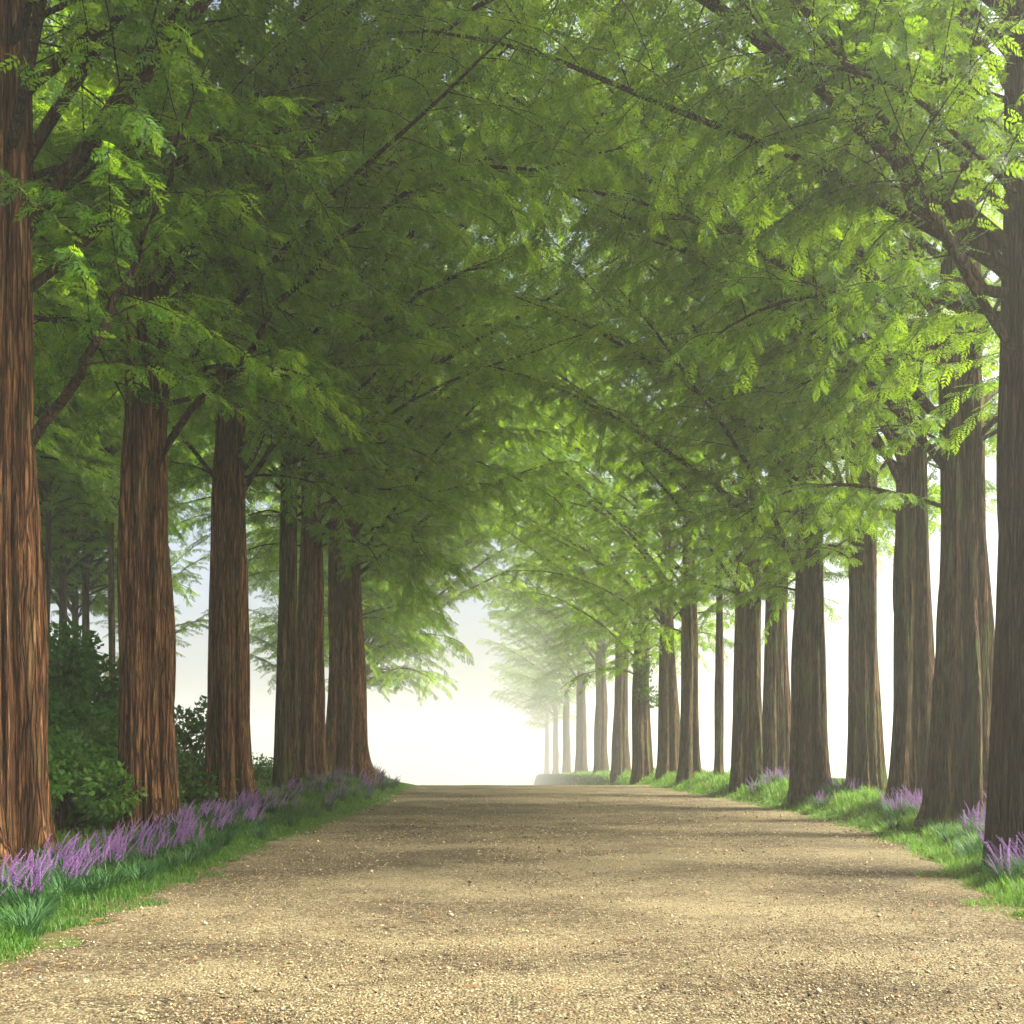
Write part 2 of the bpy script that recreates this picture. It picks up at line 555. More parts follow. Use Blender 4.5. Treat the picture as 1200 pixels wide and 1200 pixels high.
# a library of dressed limbs: every tree hangs its own mix of them on its trunk
def make_limb(seed, kind):
    rng = np.random.RandomState(seed)
    if kind == 'long':
        ln, el, r0, dr = rng.uniform(9.2, 12.0), rng.uniform(.70, 1.02), rng.uniform(.05, .08), rng.uniform(.4, .9)
    elif kind == 'medium':
        ln, el, r0, dr = rng.uniform(5.0, 6.8), rng.uniform(.60, 1.0), rng.uniform(.04, .06), rng.uniform(.3, .8)
    elif kind == 'drooping':
        ln, el, r0, dr = rng.uniform(3.2, 4.8), rng.uniform(.3, .6), rng.uniform(.03, .04), rng.uniform(1.0, 1.5)
    else:
        ln, el, r0, dr = rng.uniform(1.8, 3.2), rng.uniform(.2, .8), .024, rng.uniform(.6, 1.0)
    P = limb_path((0, 0, 0), 0.0, el, ln, rng, droop=dr, n=12)
    lm, fo = dress_limb(P, r0, rng, dens=LIMB_DENS, bare=.14 if kind != 'short' else .10, sec_len=1.05 if kind != 'short' else .6, size=.36 if kind != 'short' else .33)
    return np_mesh("limb", lm[0], lm[1], M['twig'], smooth=True), foliage_mesh("foliage", [fo], rng, M['leaf'])

LIMB_DENS = 1.15
LIB = {'long': [make_limb(300 + i, 'long') for i in range(14)],
       'medium': [make_limb(330 + i, 'medium') for i in range(12)],
       'drooping': [make_limb(350 + i, 'drooping') for i in range(7)],
       'short': [make_limb(360 + i, 'short') for i in range(6)]}
print("library tris", sum(2 * (len(a_.polygons) + len(b_.polygons)) for k_ in LIB.values() for a_, b_ in k_))

def hang_limbs(o, rng, toward, h0, h1, levels, along=1.0, outer=1.0, low_path=0.0, scale=1.0):
    """toward: azimuth of the path seen from the tree"""
    def put(kind, z, az, sc):
        if o.location.y < 38 and kind != 'long':
            dz_ = (az + math.pi / 2 + math.pi) % (2 * math.pi) - math.pi
            if abs(dz_) < .85 and rng.rand() < .85:
                az = -az
        lm, fo = LIB[kind][rng.randint(len(LIB[kind]))]
        ob = obj("limb", lm, o, (0, 0, z))
        ob.rotation_euler = (rng.normal(0, .10), rng.normal(0, .05), az)
        ob.rotation_mode = 'XYZ'
        ob.scale = (sc,) * 3
        obj("foliage", fo, ob)
    for i in range(levels):
        t = (i + rng.rand() * .8) / levels
        z = h0 + (h1 - h0) * t
        k = scale * (1.0 - .25 * t ** 2)
        put('long', z + low_path, toward + rng.uniform(-.8, .8), k * rng.uniform(.9, 1.12))
        put('long', z + rng.uniform(.2, 1.0), toward + rng.uniform(-.35, .35), k * rng.uniform(1.02, 1.25))
        if rng.rand() < along:
            put('medium', z + rng.uniform(0, .8), toward + (1 if i % 2 else -1) * rng.uniform(.9, 1.9), k * rng.uniform(.8, 1.1))
        if rng.rand() < outer:
            put('medium', z + rng.uniform(.4, 1.2), toward + math.pi + rng.uniform(-.9, .9), k * rng.uniform(.8, 1.1))
        if z > 9 and i % 2:
            put('long', z + .5, toward + rng.uniform(-1.2, 1.2), k * rng.uniform(.75, 1.0))
        put('drooping', h0 + 6 * t + rng.uniform(-.3, .8), rng.uniform(0, 6.28) if i % 2 else toward + rng.uniform(-1.5, 1.5), k)
        if i % 2 == 0:
            put('short', z + rng.uniform(-.4, 1), rng.uniform(0, 6.28), k)

# ------------------------------------------------------------------ trunks
def periodic_noise(rng, th, freq):
    k = rng.randn(freq)
    x = (th / (2 * math.pi) * freq) % freq
    i = np.floor(x).astype(int); f = x - i
    f = f * f * (3 - 2 * f)
    return k[i % freq] * (1 - f) + k[(i + 1) % freq] * f

def trunk_mesh(rad, height, seed, mat, seg=120, rings=70, flare=.55, lobes=7, lobe_amp=.09, lean=(0, 0), twin=0.0, top=.22, sink=.5):
    rng = np.random.RandomState(seed)
    u = np.linspace(0, 1, rings)
    zz = -sink + (height + sink) * (u ** 1.7)
    th = np.arange(seg) / seg * 2 * math.pi
    TH, ZZ = np.meshgrid(th, zz)
    drift = .10 * np.sin(ZZ * .35 + rng.rand() * 6) + .05 * np.sin(ZZ * 1.1 + rng.rand() * 6)
    zc = np.maximum(ZZ, 0)
    taper = 1 - (1 - top) * (zc / height) ** 1.12
    fl = flare * .66 * np.exp(-zc / .55) + .07 * np.exp(-zc / 2.2)
    lob = np.zeros_like(TH); 
    ang = (np.arange(lobes) + rng.rand(lobes) * .8) / lobes * 2 * math.pi
    for a0 in ang:
        wdt = rng.uniform(.16, .30)
        dlt = (TH + drift * .6 - a0 + math.pi) % (2 * math.pi) - math.pi
        lob -= rng.uniform(.7, 1.6) * np.exp(-(dlt / wdt) ** 2)
    lamp = 1.6 * lobe_amp * (1 + 1.2 * np.exp(-zc / 1.2)) * np.clip(1 - zc / height * .6, .3, 1)
    r = rad * taper * (1 + fl * (1 + .45 * lob + .35 * periodic_noise(rng, TH, lobes)) + lamp * lob)
    # fibrous ridges: several bands of periodic noise, each drifting a little with height
    for fq, amp, ds in ((13, .045, .25), (29, .036, .18), (61, .019, .12)):
        if fq * 2 > seg: continue
        ph = TH + drift * ds + .03 * np.sin(ZZ * rng.uniform(.8, 2.2) + rng.rand() * 6)
        a = periodic_noise(rng, ph, fq); b = periodic_noise(rng, ph, fq)
        mixz = .5 + .5 * np.sin(ZZ * rng.uniform(.5, 1.1) + rng.rand() * 6 + 1.5 * np.sin(TH * 2))
        r = r + amp * (a * mixz + b * (1 - mixz)) * np.clip(rad / .5, .5, 1.2)
    for _c in range(int(44 * max(rad, .25) / .5)):
        a0 = rng.rand() * 6.28
        zc0 = rng.uniform(-.5, height * .55); zl = rng.uniform(.8, 3.2)
        path_ = a0 + drift * rng.uniform(.1, .5) + .05 * np.sin(ZZ * rng.uniform(.6, 1.8) + rng.rand() * 6)
        dlt = (TH - path_ + math.pi) % (2 * math.pi) - math.pi
        wdt = rng.uniform(.022, .055)
        r = r - rng.uniform(.04, .12) * np.exp(-(dlt / wdt) ** 2) * np.exp(-((ZZ - zc0) / zl) ** 4)
    if twin:
        # two stems grown together: a deep waist facing the path and the camera
        r = r * (1 + twin * np.cos(2 * (TH - .2))) 
    lx = lean[0] * zc + .03 * np.sin(zc * .5 + seed); ly = lean[1] * zc
    v = np.stack([r * np.cos(TH) + lx, r * np.sin(TH) + ly, ZZ], -1).reshape(-1, 3)
    i = np.arange(rings - 1)[:, None]; j = np.arange(seg)[None, :]; j2 = (j + 1) % seg
    f = np.stack([i * seg + j, i * seg + j2, (i + 1) * seg + j2, (i + 1) * seg + j], -1).reshape(-1, 4)
    return np_mesh("trunk", v, f, mat, smooth=True)

G_TREE = "dawn redwoods lining the gravel path"

def tree(px, depth, dia, label, bark, var, seed, side, near=True, height=19.0, lean=(0, 0), scale=1.0, twin=0.0, rot=0.0, lobes=7, lobe_amp=.14, flare=.55, group=G_TREE, custom=(), name="redwood_tree", h0=6.2, h1=14.5, levels=0, along=.7, outer=None):
    x = (px - 600.0) / F * depth
    z = gz(x, depth)
    if outer is None:
        outer = .5 if side < 0 else 1.0
    o = empty(name, (x, depth, z), 0.0)
    tag(o, label, "tree", group)
    obj("trunk", trunk_mesh(dia / 2, height, seed, M[bark], seg=230 if near else 84, rings=96 if near else 46, lean=lean, twin=twin, lobes=lobes, lobe_amp=lobe_amp, flare=flare), o)
    if var is not None:
        hang_limbs(o, np.random.RandomState(seed * 7 + 1), 0.0 if side < 0 else math.pi, h0, h1, levels or (7 if depth < 26 else 6), along, outer, 0.0, scale)
    for k, (pts, r0, dens) in enumerate(custom):
        rng = np.random.RandomState(seed * 13 + k)
        # pts: (photo x, photo y, depth)
        W = np.array([((a - 600.0) / F * dd - x, dd - depth, EYE + (HOR - b) / F * dd - z) for a, b, dd in pts])
        P, _ = resample(W, 16)
        P[1:-1] += rng.normal(0, .05, P[1:-1].shape)
        lmsh, fo = dress_limb(P, r0, rng, dens=dens, bare=.25, sides=9)
        lo = obj("limb", np_mesh("limb", lmsh[0], lmsh[1], M['twig'], smooth=True), o)
        obj("foliage", foliage_mesh("foliage", [fo], rng, M['leaf']), lo)
    return o

# left row
tree(4, 13.0, 1.02, "massive red-brown trunk cut by the left edge of the photo", 'bark_red', 0, 1, -1, lobes=6, lobe_amp=.16,
     custom=[([(35, 520, 13.0), (75, 460, 12.8), (112, 410, 12.6), (150, 310, 12.4), (200, 190, 12.2), (245, 70, 12.0)], .062, 1.3)])
tree(172, 17.6, .98, "stout red-brown tree behind purple flowers, second trunk from the left edge", 'bark_red', 1, 2, -1, rot=.3, lobes=8, lobe_amp=.10,
     custom=[([(165, 610, 17.6), (200, 510, 17.4), (245, 455, 17.2), (300, 400, 17), (360, 320, 16.8), (420, 262, 16.6), (480, 225, 16.4), (540, 209, 16.2), (620, 200, 16), (735, 172, 15.8)], .065, 1.7),
             ([(180, 330, 17.6), (250, 235, 17.4), (300, 180, 17.2), (345, 135, 17), (430, 105, 16.8), (575, 88, 16.6)], .06, 1.5)])
tree(268, 22.5, .95, "straight red-brown trunk between the two purple flower drifts, third from left edge", 'bark_red', 2, 3, -1, rot=-.2, lobes=6,
     custom=[([(275, 560, 22.5), (340, 470, 22), (420, 400, 21.6), (520, 330, 21.2), (600, 300, 21)], .07, 1.4)])
tree(337, 27.0, .56, "slim dark trunk touching a thicker reddish trunk on the left bank", 'bark_grey', 3, 4, -1, levels=5, lobes=4, lobe_amp=.05, flare=.3)
tree(364, 31.0, .95, "reddish ribbed trunk just right of the slim dark trunk", 'bark_red', 4, 5, -1, levels=6, custom=[([(365, 560, 31), (430, 475, 30.6), (490, 390, 30.2), (570, 325, 29.8)], .055, .8)], rot=.5, lobes=9, lobe_amp=.12)
tree(405, 35.0, 1.2, "double-stemmed brown trunk at the far end of the left row, beside the mist", 'bark_red', 0, 6, -1, levels=6, rot=-.4, twin=.09, lobes=5, lobe_amp=.14,
     custom=[([(415, 655, 35), (470, 600, 34.6), (530, 570, 34.3), (585, 566, 34)], .06, 1.4), ([(412, 640, 35), (445, 615, 34.2), (480, 625, 33.5), (505, 660, 33)], .04, 1.5), ([(408, 665, 35), (430, 640, 35.5), (455, 640, 36), (482, 668, 36.4), (496, 705, 36.6)], .035, 1.6), ([(412, 600, 35), (470, 545, 34), (560, 540, 33), (640, 575, 32.2), (665, 600, 32)], .055, 1.5),
             ([(410, 640, 35), (450, 560, 34.6), (520, 500, 34.3), (600, 470, 34)], .08, 1.1)])
tree(399, 53.0, .9, "hazy tree standing behind the double-stemmed trunk, pale crown reaching over the mist", 'bark_red', 1, 7, -1, near=False, height=26, h0=8.0, h1=17, scale=1.4, levels=13)
tree(409, 72.0, .9, "faintest hazy tree directly behind the double-stemmed trunk, crown dissolving in mist", 'bark_red', 1, 8, -1, near=False, height=28, h0=9.0, h1=19, scale=1.9, levels=13)
tree(413, 96.0, 1.0, "palest hazy tree directly behind the double-stemmed trunk, its crown almost lost in mist", 'bark_red', 1, 10, -1, near=False, height=32, h0=11, h1=22, scale=2.3, levels=10)
# right row
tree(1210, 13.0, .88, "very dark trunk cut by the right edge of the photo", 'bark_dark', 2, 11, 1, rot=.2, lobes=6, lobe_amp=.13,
     custom=[([(1180, 345, 13), (1120, 290, 12.9), (1040, 190, 12.7), (960, 105, 12.5), (870, 0, 12.2)], .07, 1.1),
             ([(1185, 250, 13), (1120, 180, 13.2), (1060, 80, 13.4), (1020, -20, 13.5)], .06, 1.1)])
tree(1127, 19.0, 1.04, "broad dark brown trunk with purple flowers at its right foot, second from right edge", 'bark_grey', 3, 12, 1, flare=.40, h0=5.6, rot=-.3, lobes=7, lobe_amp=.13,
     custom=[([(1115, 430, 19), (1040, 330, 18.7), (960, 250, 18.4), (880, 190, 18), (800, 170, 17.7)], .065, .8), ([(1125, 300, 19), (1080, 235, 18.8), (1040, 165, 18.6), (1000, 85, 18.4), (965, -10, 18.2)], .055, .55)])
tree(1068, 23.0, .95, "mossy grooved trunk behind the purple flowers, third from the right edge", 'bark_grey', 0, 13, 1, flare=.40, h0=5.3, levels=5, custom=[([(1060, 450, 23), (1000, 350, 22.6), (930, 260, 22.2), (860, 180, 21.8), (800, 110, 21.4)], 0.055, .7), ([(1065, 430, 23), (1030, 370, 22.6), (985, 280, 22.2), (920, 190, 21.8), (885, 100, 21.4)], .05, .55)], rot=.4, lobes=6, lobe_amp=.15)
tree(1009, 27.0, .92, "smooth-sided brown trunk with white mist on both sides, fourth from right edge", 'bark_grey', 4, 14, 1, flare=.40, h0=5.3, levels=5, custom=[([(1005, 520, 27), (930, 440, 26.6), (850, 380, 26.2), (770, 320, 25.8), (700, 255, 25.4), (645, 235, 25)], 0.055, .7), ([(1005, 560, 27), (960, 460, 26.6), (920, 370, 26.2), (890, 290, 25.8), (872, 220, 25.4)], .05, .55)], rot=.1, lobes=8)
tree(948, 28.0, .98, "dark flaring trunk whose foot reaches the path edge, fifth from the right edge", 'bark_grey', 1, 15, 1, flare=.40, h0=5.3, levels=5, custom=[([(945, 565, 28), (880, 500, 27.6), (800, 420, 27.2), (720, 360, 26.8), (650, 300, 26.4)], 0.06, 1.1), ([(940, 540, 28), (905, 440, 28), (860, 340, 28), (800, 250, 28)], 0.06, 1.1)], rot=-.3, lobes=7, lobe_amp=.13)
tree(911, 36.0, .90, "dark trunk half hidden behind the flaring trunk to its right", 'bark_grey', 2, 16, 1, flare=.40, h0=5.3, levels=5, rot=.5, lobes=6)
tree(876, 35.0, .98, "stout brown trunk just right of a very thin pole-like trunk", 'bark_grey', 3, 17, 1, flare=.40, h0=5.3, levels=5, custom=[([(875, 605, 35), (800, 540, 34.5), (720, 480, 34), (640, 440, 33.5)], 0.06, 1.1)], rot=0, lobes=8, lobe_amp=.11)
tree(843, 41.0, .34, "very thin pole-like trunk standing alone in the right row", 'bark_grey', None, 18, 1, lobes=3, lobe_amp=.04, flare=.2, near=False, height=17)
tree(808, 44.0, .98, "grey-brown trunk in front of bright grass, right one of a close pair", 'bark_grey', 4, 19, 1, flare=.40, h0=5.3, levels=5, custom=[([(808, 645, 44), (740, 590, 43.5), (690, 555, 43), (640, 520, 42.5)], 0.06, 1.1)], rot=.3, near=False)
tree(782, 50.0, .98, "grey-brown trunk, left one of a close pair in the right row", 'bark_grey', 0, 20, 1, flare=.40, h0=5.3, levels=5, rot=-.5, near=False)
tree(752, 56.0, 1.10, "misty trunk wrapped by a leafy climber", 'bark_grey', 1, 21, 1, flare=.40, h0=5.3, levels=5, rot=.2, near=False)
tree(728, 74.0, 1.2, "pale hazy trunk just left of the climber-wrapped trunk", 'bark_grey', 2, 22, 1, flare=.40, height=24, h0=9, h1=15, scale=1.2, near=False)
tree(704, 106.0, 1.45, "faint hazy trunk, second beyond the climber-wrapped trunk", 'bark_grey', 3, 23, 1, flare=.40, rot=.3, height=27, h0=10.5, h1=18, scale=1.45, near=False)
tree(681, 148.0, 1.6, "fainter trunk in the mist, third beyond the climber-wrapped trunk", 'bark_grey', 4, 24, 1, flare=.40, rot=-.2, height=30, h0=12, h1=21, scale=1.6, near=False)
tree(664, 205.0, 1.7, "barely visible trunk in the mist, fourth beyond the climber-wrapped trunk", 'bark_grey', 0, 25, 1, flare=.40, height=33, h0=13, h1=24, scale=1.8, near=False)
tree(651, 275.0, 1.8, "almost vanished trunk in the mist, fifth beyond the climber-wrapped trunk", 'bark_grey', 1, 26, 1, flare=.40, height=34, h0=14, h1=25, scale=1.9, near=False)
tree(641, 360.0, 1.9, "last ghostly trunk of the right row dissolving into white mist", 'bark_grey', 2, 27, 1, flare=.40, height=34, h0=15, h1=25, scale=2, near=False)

# slim trees of the wood behind the left bank
G_WOOD = "slim trees in the wood behind the left bank"
for k, (px, dp, dia, lab) in enumerate([
        (56, 33, .24, "slim dark trunk closest to the leftmost big trunk, in the wood behind it"),
        (73, 40, .40, "thickest of the slim dark trunks in the wood behind the left bank"),
        (88, 47, .34, "slim pale trunk in the middle of the row of slim trunks behind the bank"),
        (101, 43, .36, "slim dark trunk right of the pale one in the wood behind the bank"),
        (131, 36, .24, "thin trunk standing apart, directly left of the second big trunk"),
        (-330, 16, .34, "tall slim tree of the left wood, its crown filling the top left corner"),
        (-130, 23, .34, "slim tree of the left wood, its crown behind the leftmost big trunk"),
        (-10, 30, .40, "slim tree of the left wood hidden low behind the leftmost trunk, dark crown above"),
        (182, 50, .30, "hazy slim tree hidden behind the second big trunk, pale sprays showing at its right"),
        (336, 62, .28, "hazy slim tree hidden behind the slim dark trunk, pale sprays at its left")]):
    tree(px, dp, dia, lab, 'bark_grey', 0, 40 + k, -1 if k % 2 else 1, near=False,
         height=23, lobes=3, lobe_amp=.03, flare=.15, scale=.95 if k < 8 else .6, levels=16 if k < 8 else 6, h0=9.6 if k < 8 else 6.5, h1=20 if k < 8 else 15, along=1.0, outer=1.0, group=G_WOOD, name="slim_tree")

# ------------------------------------------------------------------ leafy shrubs and climber
def leaf_cloud(rng, centres, radii, n, size, mat, tint0=.4, name="leaves"):
    C_ = np.array(centres); Rr_ = np.array(radii)
    k = rng.choice(len(C_), n, p=(Rr_ ** 2) / (Rr_ ** 2).sum())
    d = unit(rng.normal(0, 1, (n, 3)))
    rr = Rr_[k] * rng.uniform(.55, 1.08, n)
    P = C_[k] + d * rr[:, None] * np.array([1, 1, .9])
    P[:, 2] = np.maximum(P[:, 2], .05)
    A = unit(d + rng.normal(0, .6, (n, 3)) + np.array([0, 0, -.35]))
    B = unit(np.cross(A, rng.normal(0, 1, (n, 3))))
    Nn = np.cross(A, B)
    s = size * rng.uniform(.6, 1.3, n)[:, None]
    w_ = s * .28
    v0 = P; v1 = P + A * s * .45 + B * w_ + Nn * s * .06; v2 = P + A * s - Nn * s * .1; v3 = P + A * s * .45 - B * w_ + Nn * s * .06
    V = np.stack([v0, v1, v2, v3], 1).reshape(-1, 3)
    f = np.arange(n * 4).reshape(-1, 4)
    clump = rng.normal(0, .12, len(C_))
    t = np.clip(tint0 + clump[k] + rng.normal(0, .12, n), 0, 1)
    return np_mesh(name, V, f, mat, tint=np.repeat(t, 4))

def shrub(px, depth, height, width, label, seed, n=5200, size=.15, mat='shrub', tint0=.4, group="shrubs on the left bank behind the trunks"):
    rng = np.random.RandomState(seed)
    x = (px - 600) / F * depth
    z = gz(x, depth)
    o = empty("shrub", (x, depth, z))
    tag(o, label, "shrub", group)
    cs, rs_ = [], []
    stems = []
    for i in range(16):
        a = rng.rand() * 6.28; q = rng.rand() ** .5
        hh = height * rng.uniform(.12, .84) * (1 - .35 * q)
        cx, cy = width * .5 * q * math.cos(a), width * .5 * q * math.sin(a)
        cs.append((cx, cy, hh)); rs_.append(width * rng.uniform(.13, .24))
        P = np.array([(cx * .1, cy * .1, -.1), (cx * .4, cy * .4, hh * .5), (cx, cy, hh)])
        P, _ = resample(P, 6)
        stems.append(tube_arrays(P, np.linspace(.03, .008, 6), 4))
    obj("leaves", leaf_cloud(rng, cs, rs_, n, size, M[mat], tint0), o)
    sv, sf = join(stems)
    obj("stems", np_mesh("stems", sv, sf, M['twig']), o)
    return o

shrub(74, 20.5, 4.2, 3.0, "tall dark green shrub between the leftmost trunk and the second trunk", 61, n=9000, size=.17)
shrub(108, 24.0, 3.6, 3.0, "dark leafy shrub directly left of the second trunk, behind the tall shrub", 62, n=7000, size=.17)
shrub(72, 17.2, 1.6, 2.1, "low bright-leaved bush behind the purple flowers, beside the leftmost trunk", 63, n=5200, size=.12, tint0=.75)
shrub(225, 27.0, 2.6, 2.4, "loose twiggy shrub seen between the second and third trunks", 64, n=3200, size=.16)
shrub(222, 22.5, 1.25, 2.0, "low green bush under the gap between the second and third trunks", 65, n=3600, size=.12, tint0=.6)
shrub(302, 30.0, .8, 1.6, "small pale green bush at the right foot of the third trunk", 66, n=1800, size=.11, tint0=.8)

def climber(px, py, depth, w_, h_, label, seed):
    rng = np.random.RandomState(seed)
    x = (px - 600) / F * depth; z = EYE + (HOR - py) / F * depth
    o = empty("climber", (x, depth - .4, z - h_ / 2))
    tag(o, label, "climber")
    cs = [(rng.uniform(-.5, .5) * w_, rng.uniform(-.25, .35), rng.uniform(0, 1) * h_) for _ in range(12)]
    me = leaf_cloud(rng, cs, [.28] * 6 + [.42] * 6, 1500, .16, M['ivy'], .55)
    obj("leaves", me, o)
    st = [tube_arrays(resample(np.array([(-.3, .1, -2.6), (rng.uniform(-.3, 0), .0, -.6), (cx, cy, cz)]), 8)[0], np.linspace(.025, .008, 8), 4) for cx, cy, cz in cs[:4]]
    sv, sf = join(st)
    obj("stems", np_mesh("stems", sv, sf, M['twig']), o)
climber(757, 800, 56.0, .9, 2.6, "leafy green climber clinging to a misty trunk in the right row", 71)

# ------------------------------------------------------------------ verge grass (uncountable)
def blades(rng, X, Y, Zg, h, w_, bend, az, tint, segs=2):
    n = len(X)
    ca, sa = np.cos(az), np.sin(az)
    pa = np.stack([-sa, ca, np.zeros(n)], -1)
    rows = []
    for k in range(segs + 1):
        t_ = k / segs
        out = bend * t_ ** 1.7
        up = h * (t_ - .28 * (bend / np.maximum(h, .01)) * t_ ** 2.2)
        cen = np.stack([X + ca * out, Y + sa * out, Zg + up], -1)
        ww = w_ * (1 - t_ ** 1.6)
        if k < segs:
            rows += [cen - pa * ww[:, None] * .5, cen + pa * ww[:, None] * .5]
        else:
            rows += [cen]
    V = np.stack(rows, 1)
    nv = V.shape[1]
    base = (np.arange(n) * nv)[:, None]
    quads = []
    for k in range(segs - 1):
        quads.append(base + np.array([[2 * k, 2 * k + 1, 2 * k + 3, 2 * k + 2]]))
    tris = base + np.array([[2 * (segs - 1), 2 * (segs - 1) + 1, 2 * segs]])
    fs = ([np.concatenate(quads)] if quads else []) + [tris]
    return V.reshape(-1, 3), fs, np.repeat(tint, nv)

def grass_strip(seed, n, side, y0, y1, d0, d1, hlo, hhi, tint0, label, wd=.014):
    rng = np.random.RandomState(seed)
    y = y0 * (y1 / y0) ** rng.rand(n)
    dd = d0 + (d1 - d0) * rng.rand(n) ** 1.15 + (.25 * np.clip((11 - y) / 3, 0, 1) if side < 0 else 0)
    # ragged path side, tufted
    dd = dd + .16 * np.sin(y * 2.3) + .12 * np.sin(y * 5.1 + 1) + .07 * np.sin(y * 11.0)
    x = edge_l(y) - dd if side < 0 else edge_r(y) + dd
    tuft = .6 + .4 * np.sin(x * 5.3 + y * 3.1) * np.sin(x * 3.1 - y * 4.7) + .2 * rng.rand(n)
    h = rng.uniform(hlo, hhi, n) * np.clip(tuft, .3, 1.3) * np.clip(.45 + dd * .9, .35, 1)
    tn = np.clip(tint0 + rng.normal(0, .14, n) + .12 * np.sin(x * 1.3 + y * .9), 0, 1)
    v, f, t_ = blades(rng, x, y, ground(x, y) - .01, h, wd * rng.uniform(.7, 1.3, n) * np.clip(y / 14, .8, 2.2), h * rng.uniform(.2, .8, n), rng.uniform(0, 6.28, n), tn)
    tag(obj("grass", np_mesh("grass", v, f, M['grass'], tint=t_)), label, None, None, "stuff")

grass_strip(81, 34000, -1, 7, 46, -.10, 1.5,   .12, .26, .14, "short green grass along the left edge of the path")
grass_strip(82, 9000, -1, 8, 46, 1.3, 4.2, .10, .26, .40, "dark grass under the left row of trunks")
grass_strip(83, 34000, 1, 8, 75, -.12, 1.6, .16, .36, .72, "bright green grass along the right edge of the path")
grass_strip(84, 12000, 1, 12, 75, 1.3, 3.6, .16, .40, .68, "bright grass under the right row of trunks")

grass_strip(85, 12000, 1, 60, 190, -.3, 5.0, .25, .55, .72, "pale hazy grass under the far right trunks beyond the crest", .03)

# ------------------------------------------------------------------ lilyturf clumps with purple spikes
def lily_leaves(seed, n=90):
    rng = np.random.RandomState(seed)
    az = rng.uniform(0, 6.28, n); q = rng.rand(n) ** .5 * .13
    h = rng.uniform(.24, .42, n)
    v, f, t_ = blades(rng, q * np.cos(az), q * np.sin(az), np.zeros(n) - .02, h, .016 * rng.uniform(.8, 1.3, n), h * rng.uniform(.45, 1.05, n), az + rng.normal(0, .5, n), np.clip(rng.normal(.45, .16, n), 0, 1), segs=4)
    return np_mesh("leaves", v, f, M['lily'], tint=t_)

def spike_mesh(seed):
    rng = np.random.RandomState(seed)
    H = rng.uniform(.36, .50)
    lean = rng.uniform(.04, .22)
    def cen(t_):
        return np.array([lean * t_ ** 1.6 + .01 * math.sin(t_ * 5 + seed), .02 * math.sin(t_ * 3 + seed), H * t_])
    tt = np.linspace(0, .45, 4)
    sv, sf = tube_arrays(np.array([cen(a) for a in tt]), np.full(4, .0035), 3)
    V, Fq, b = [sv], [sf], len(sv)
    T = [np.full(len(sv), .3)]
    MI = [np.ones(len(sf), int)]
    # whorls of little florets: each an octahedral bead squashed to a quad pair
    nW = 20
    for i in range(nW):
        t_ = .36 + .64 * i / (nW - 1)
        r_ = .0125 * (1 - .75 * (i / (nW - 1)) ** 1.5)
        for k in range(4):
            a = k * 1.571 + i * .8 + rng.rand() * .5
            p = cen(t_) + np.array([math.cos(a) * r_, math.sin(a) * r_, rng.uniform(-.006, .006)])
            s = .0082 * (1 - .45 * i / nW) * rng.uniform(.8, 1.25)
            o_ = np.array([(s, 0, 0), (-s, 0, 0), (0, s, 0), (0, -s, 0), (0, 0, s * 1.2), (0, 0, -s * 1.2)]) + p
            V.append(o_)
            f_ = np.array([(0, 2, 4), (2, 1, 4), (1, 3, 4), (3, 0, 4), (2, 0, 5), (1, 2, 5), (3, 1, 5), (0, 3, 5)]) + b
            Fq.append(f_); MI.append(np.zeros(8, int)); b += 6
            T.append(np.full(6, np.clip(rng.normal(.45, .2) + .15 * i / nW, 0, 1)))
    quads = Fq[0]; tris = np.concatenate(Fq[1:])
    return np_mesh("flower_spike", np.concatenate(V), [quads, tris], [M['flower'], M['stem']], tint=np.concatenate(T), mat_idx=np.concatenate(MI))

LILY = [lily_leaves(200 + i) for i in range(5)]
SPIKES = [spike_mesh(220 + i) for i in range(4)]
lrng = np.random.RandomState(9)

def lily_clump(x, y, label, group, n_sp, sc=1.0, lean_az=0.0):
    o = empty("lilyturf_plant", (x, y, gz(x, y)), lrng.rand() * 6.28)
    tag(o, label, "flowering plant", group)
    lf = obj("leaves", LILY[lrng.randint(5)], o)
    lf.scale = (sc, sc, sc * lrng.uniform(.85, 1.1))
    for i in range(n_sp):
        s = obj("flower_spike", SPIKES[lrng.randint(4)], o)
        a = lrng.rand() * 6.28; q = lrng.rand() ** .5 * .17
        s.location = (q * math.cos(a), q * math.sin(a), .02)
        # plants lean towards the open path: undo the clump's own turn
        s.rotation_euler = (0, lrng.uniform(-.12, .24), lean_az - o.rotation_euler[2] + lrng.normal(0, .9))
        k = sc * lrng.uniform(.55, 1.0)
        s.scale = (k, k, k)

segs_l = [(8.2, 13.4, 30, "purple-spiked lilyturf plant in front of the leftmost trunk"),
          (13.4, 17.9, 24, "purple-spiked lilyturf plant between the leftmost and second trunks"),
          (17.9, 22.8, 22, "purple-spiked lilyturf plant between the second and third trunks"),
          (23.5, 33.0, 22, "purple-spiked lilyturf plant beside the slim and reddish trunks on the left"),
          (33.0, 43.0, 26, "purple-spiked lilyturf plant at the far end of the left verge")]
for y0, y1, n, lab in segs_l:
    for i in range(n):
        y = y0 + (y1 - y0) * (i + lrng.rand()) / n
        dd = (.55, 1.0, 1.4)[i % 3] + lrng.uniform(-.2, .2)
        x = float(edge_l(y)) - dd
        n_sp = 0 if i % 3 == 0 and y < 24 else (12 if y < 18 else 10 if y < 23 else 7)
        lily_clump(x, y, lab if n_sp else lab.replace("purple-spiked", "dark leafy"), "lilyturf along the left verge", n_sp, 1.0 if y < 33 else 1.15, 0.0)
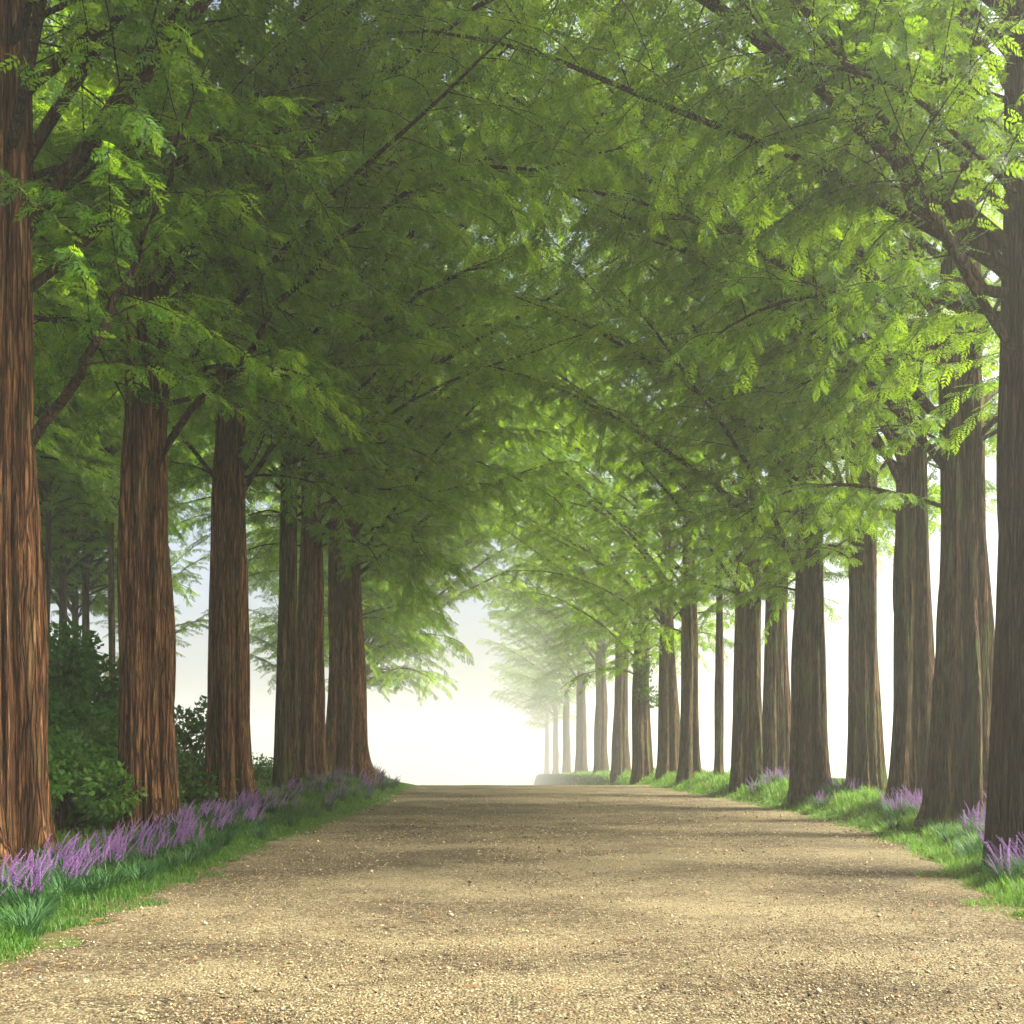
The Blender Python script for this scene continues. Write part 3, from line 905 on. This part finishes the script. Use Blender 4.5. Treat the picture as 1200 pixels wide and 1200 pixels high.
segs_r = [(1178, 1215, 11.6, 13.2, 7, "purple-spiked lilyturf plant at the foot of the dark trunk on the right edge"),
          (1140, 1172, 14.5, 18.5, 8, "purple-spiked lilyturf plant right of the broad dark brown trunk"),
          (1040, 1085, 20.0, 22.3, 9, "purple-spiked lilyturf plant in front of the mossy grooved trunk"),
          (955, 1025, 25.5, 28.5, 9, "purple-spiked lilyturf plant between the fourth and fifth trunks from right edge"),
          (885, 925, 31.0, 35.0, 7, "purple-spiked lilyturf plant at the feet of the three middle right trunks")]
for x0, x1, y0, y1, n, lab in segs_r:
    for i in range(n):
        px = x0 + (x1 - x0) * (i + lrng.rand()) / n
        y = y0 + (y1 - y0) * lrng.rand()
        x = max((px - 600) / F * y, float(edge_r(y)) + .35)
        lily_clump(x, y, lab, "lilyturf along the right verge", 9, 1.25, 1.5)
# plain dark tufts at the right path edge
for i in range(14):
    y = 9.6 + 12 * (i + lrng.rand()) / 14
    x = float(edge_r(y)) + lrng.uniform(.25, .8)
    lily_clump(x, y, "leafy green grass tuft without flowers at the right edge of the path", "lilyturf along the right verge", 0, .9)

# ------------------------------------------------------------------ loose gravel and litter (uncountable)
rng = np.random.RandomState(77)
n = 85000
y = (5.2 ** -.6 + (38 ** -.6 - 5.2 ** -.6) * rng.rand(n)) ** (-1 / .6)
x = edge_l(y) - .1 + (edge_r(y) - edge_l(y) + .2) * rng.rand(n)
keep = np.abs(x) < y * .55 + .5
x, y = x[keep], y[keep]; n = len(x)
r_ = .0054 * np.exp(rng.normal(0, .42, n)) * np.clip(y / 11, .9, 1.8)
octa = np.array([(1, 0, 0), (0, 1, 0), (-1, 0, 0), (0, -1, 0), (0, 0, .75), (0, 0, -.6)], float)
tri = np.array([(0, 1, 4), (1, 2, 4), (2, 3, 4), (3, 0, 4), (1, 0, 5), (2, 1, 5), (3, 2, 5), (0, 3, 5)])
V = octa[None] * r_[:, None, None] * rng.uniform(.6, 1.45, (n, 6, 3))
an = rng.rand(n) * 6.28
ca, sa = np.cos(an)[:, None], np.sin(an)[:, None]
V = np.stack([V[..., 0] * ca - V[..., 1] * sa, V[..., 0] * sa + V[..., 1] * ca, V[..., 2]], -1)
V += np.stack([x, y, ground(x, y) + .012 + r_ * .35], -1)[:, None, :]
tag(obj("gravel", np_mesh("gravel", V.reshape(-1, 3), (tri[None] + (np.arange(n) * 6)[:, None, None]).reshape(-1, 3), M['stone'],
        tint=np.repeat(np.clip(rng.normal(.5, .25, n), 0, 1), 6))), "loose pale and brown gravel lying on the path", None, None, "stuff")

n = 3800
y = (5.2 ** -.5 + (36 ** -.5 - 5.2 ** -.5) * rng.rand(n)) ** -2
x = edge_l(y) + (edge_r(y) - edge_l(y)) * rng.rand(n)
x2 = np.concatenate([edge_l(y[:1900]) + np.abs(rng.normal(0, .3, 1900)) - .15, edge_r(y[1900:]) - np.abs(rng.normal(0, .3, n - 1900)) + .15])
x = np.concatenate([x, x2]); y = np.concatenate([y, y]); n = len(x)
ln = .012 * np.exp(rng.normal(.3, .5, n)); an = rng.normal(0, .8, n)
dx, dy = np.cos(an) * ln, np.sin(an) * ln
wx, wy = -np.sin(an) * ln * .13, np.cos(an) * ln * .13
g0 = ground(x, y) + .022
V = np.stack([np.stack([x - dx, y - dy, g0], -1), np.stack([x + wx, y + wy, g0 + ln * .18], -1), np.stack([x + dx, y + dy, g0 + .004], -1), np.stack([x - wx, y - wy, g0 + .002], -1)], 1)
tag(obj("leaf_litter", np_mesh("leaf_litter", V.reshape(-1, 3), np.arange(n * 4).reshape(-1, 4), M['litter'], tint=np.repeat(rng.rand(n), 4))),
    "brown fallen needles and twigs scattered on the path", None, None, "stuff")

print("UNIQUE TRIS", sum(len(me.loops) - 2 * len(me.polygons) for me in bpy.data.meshes))
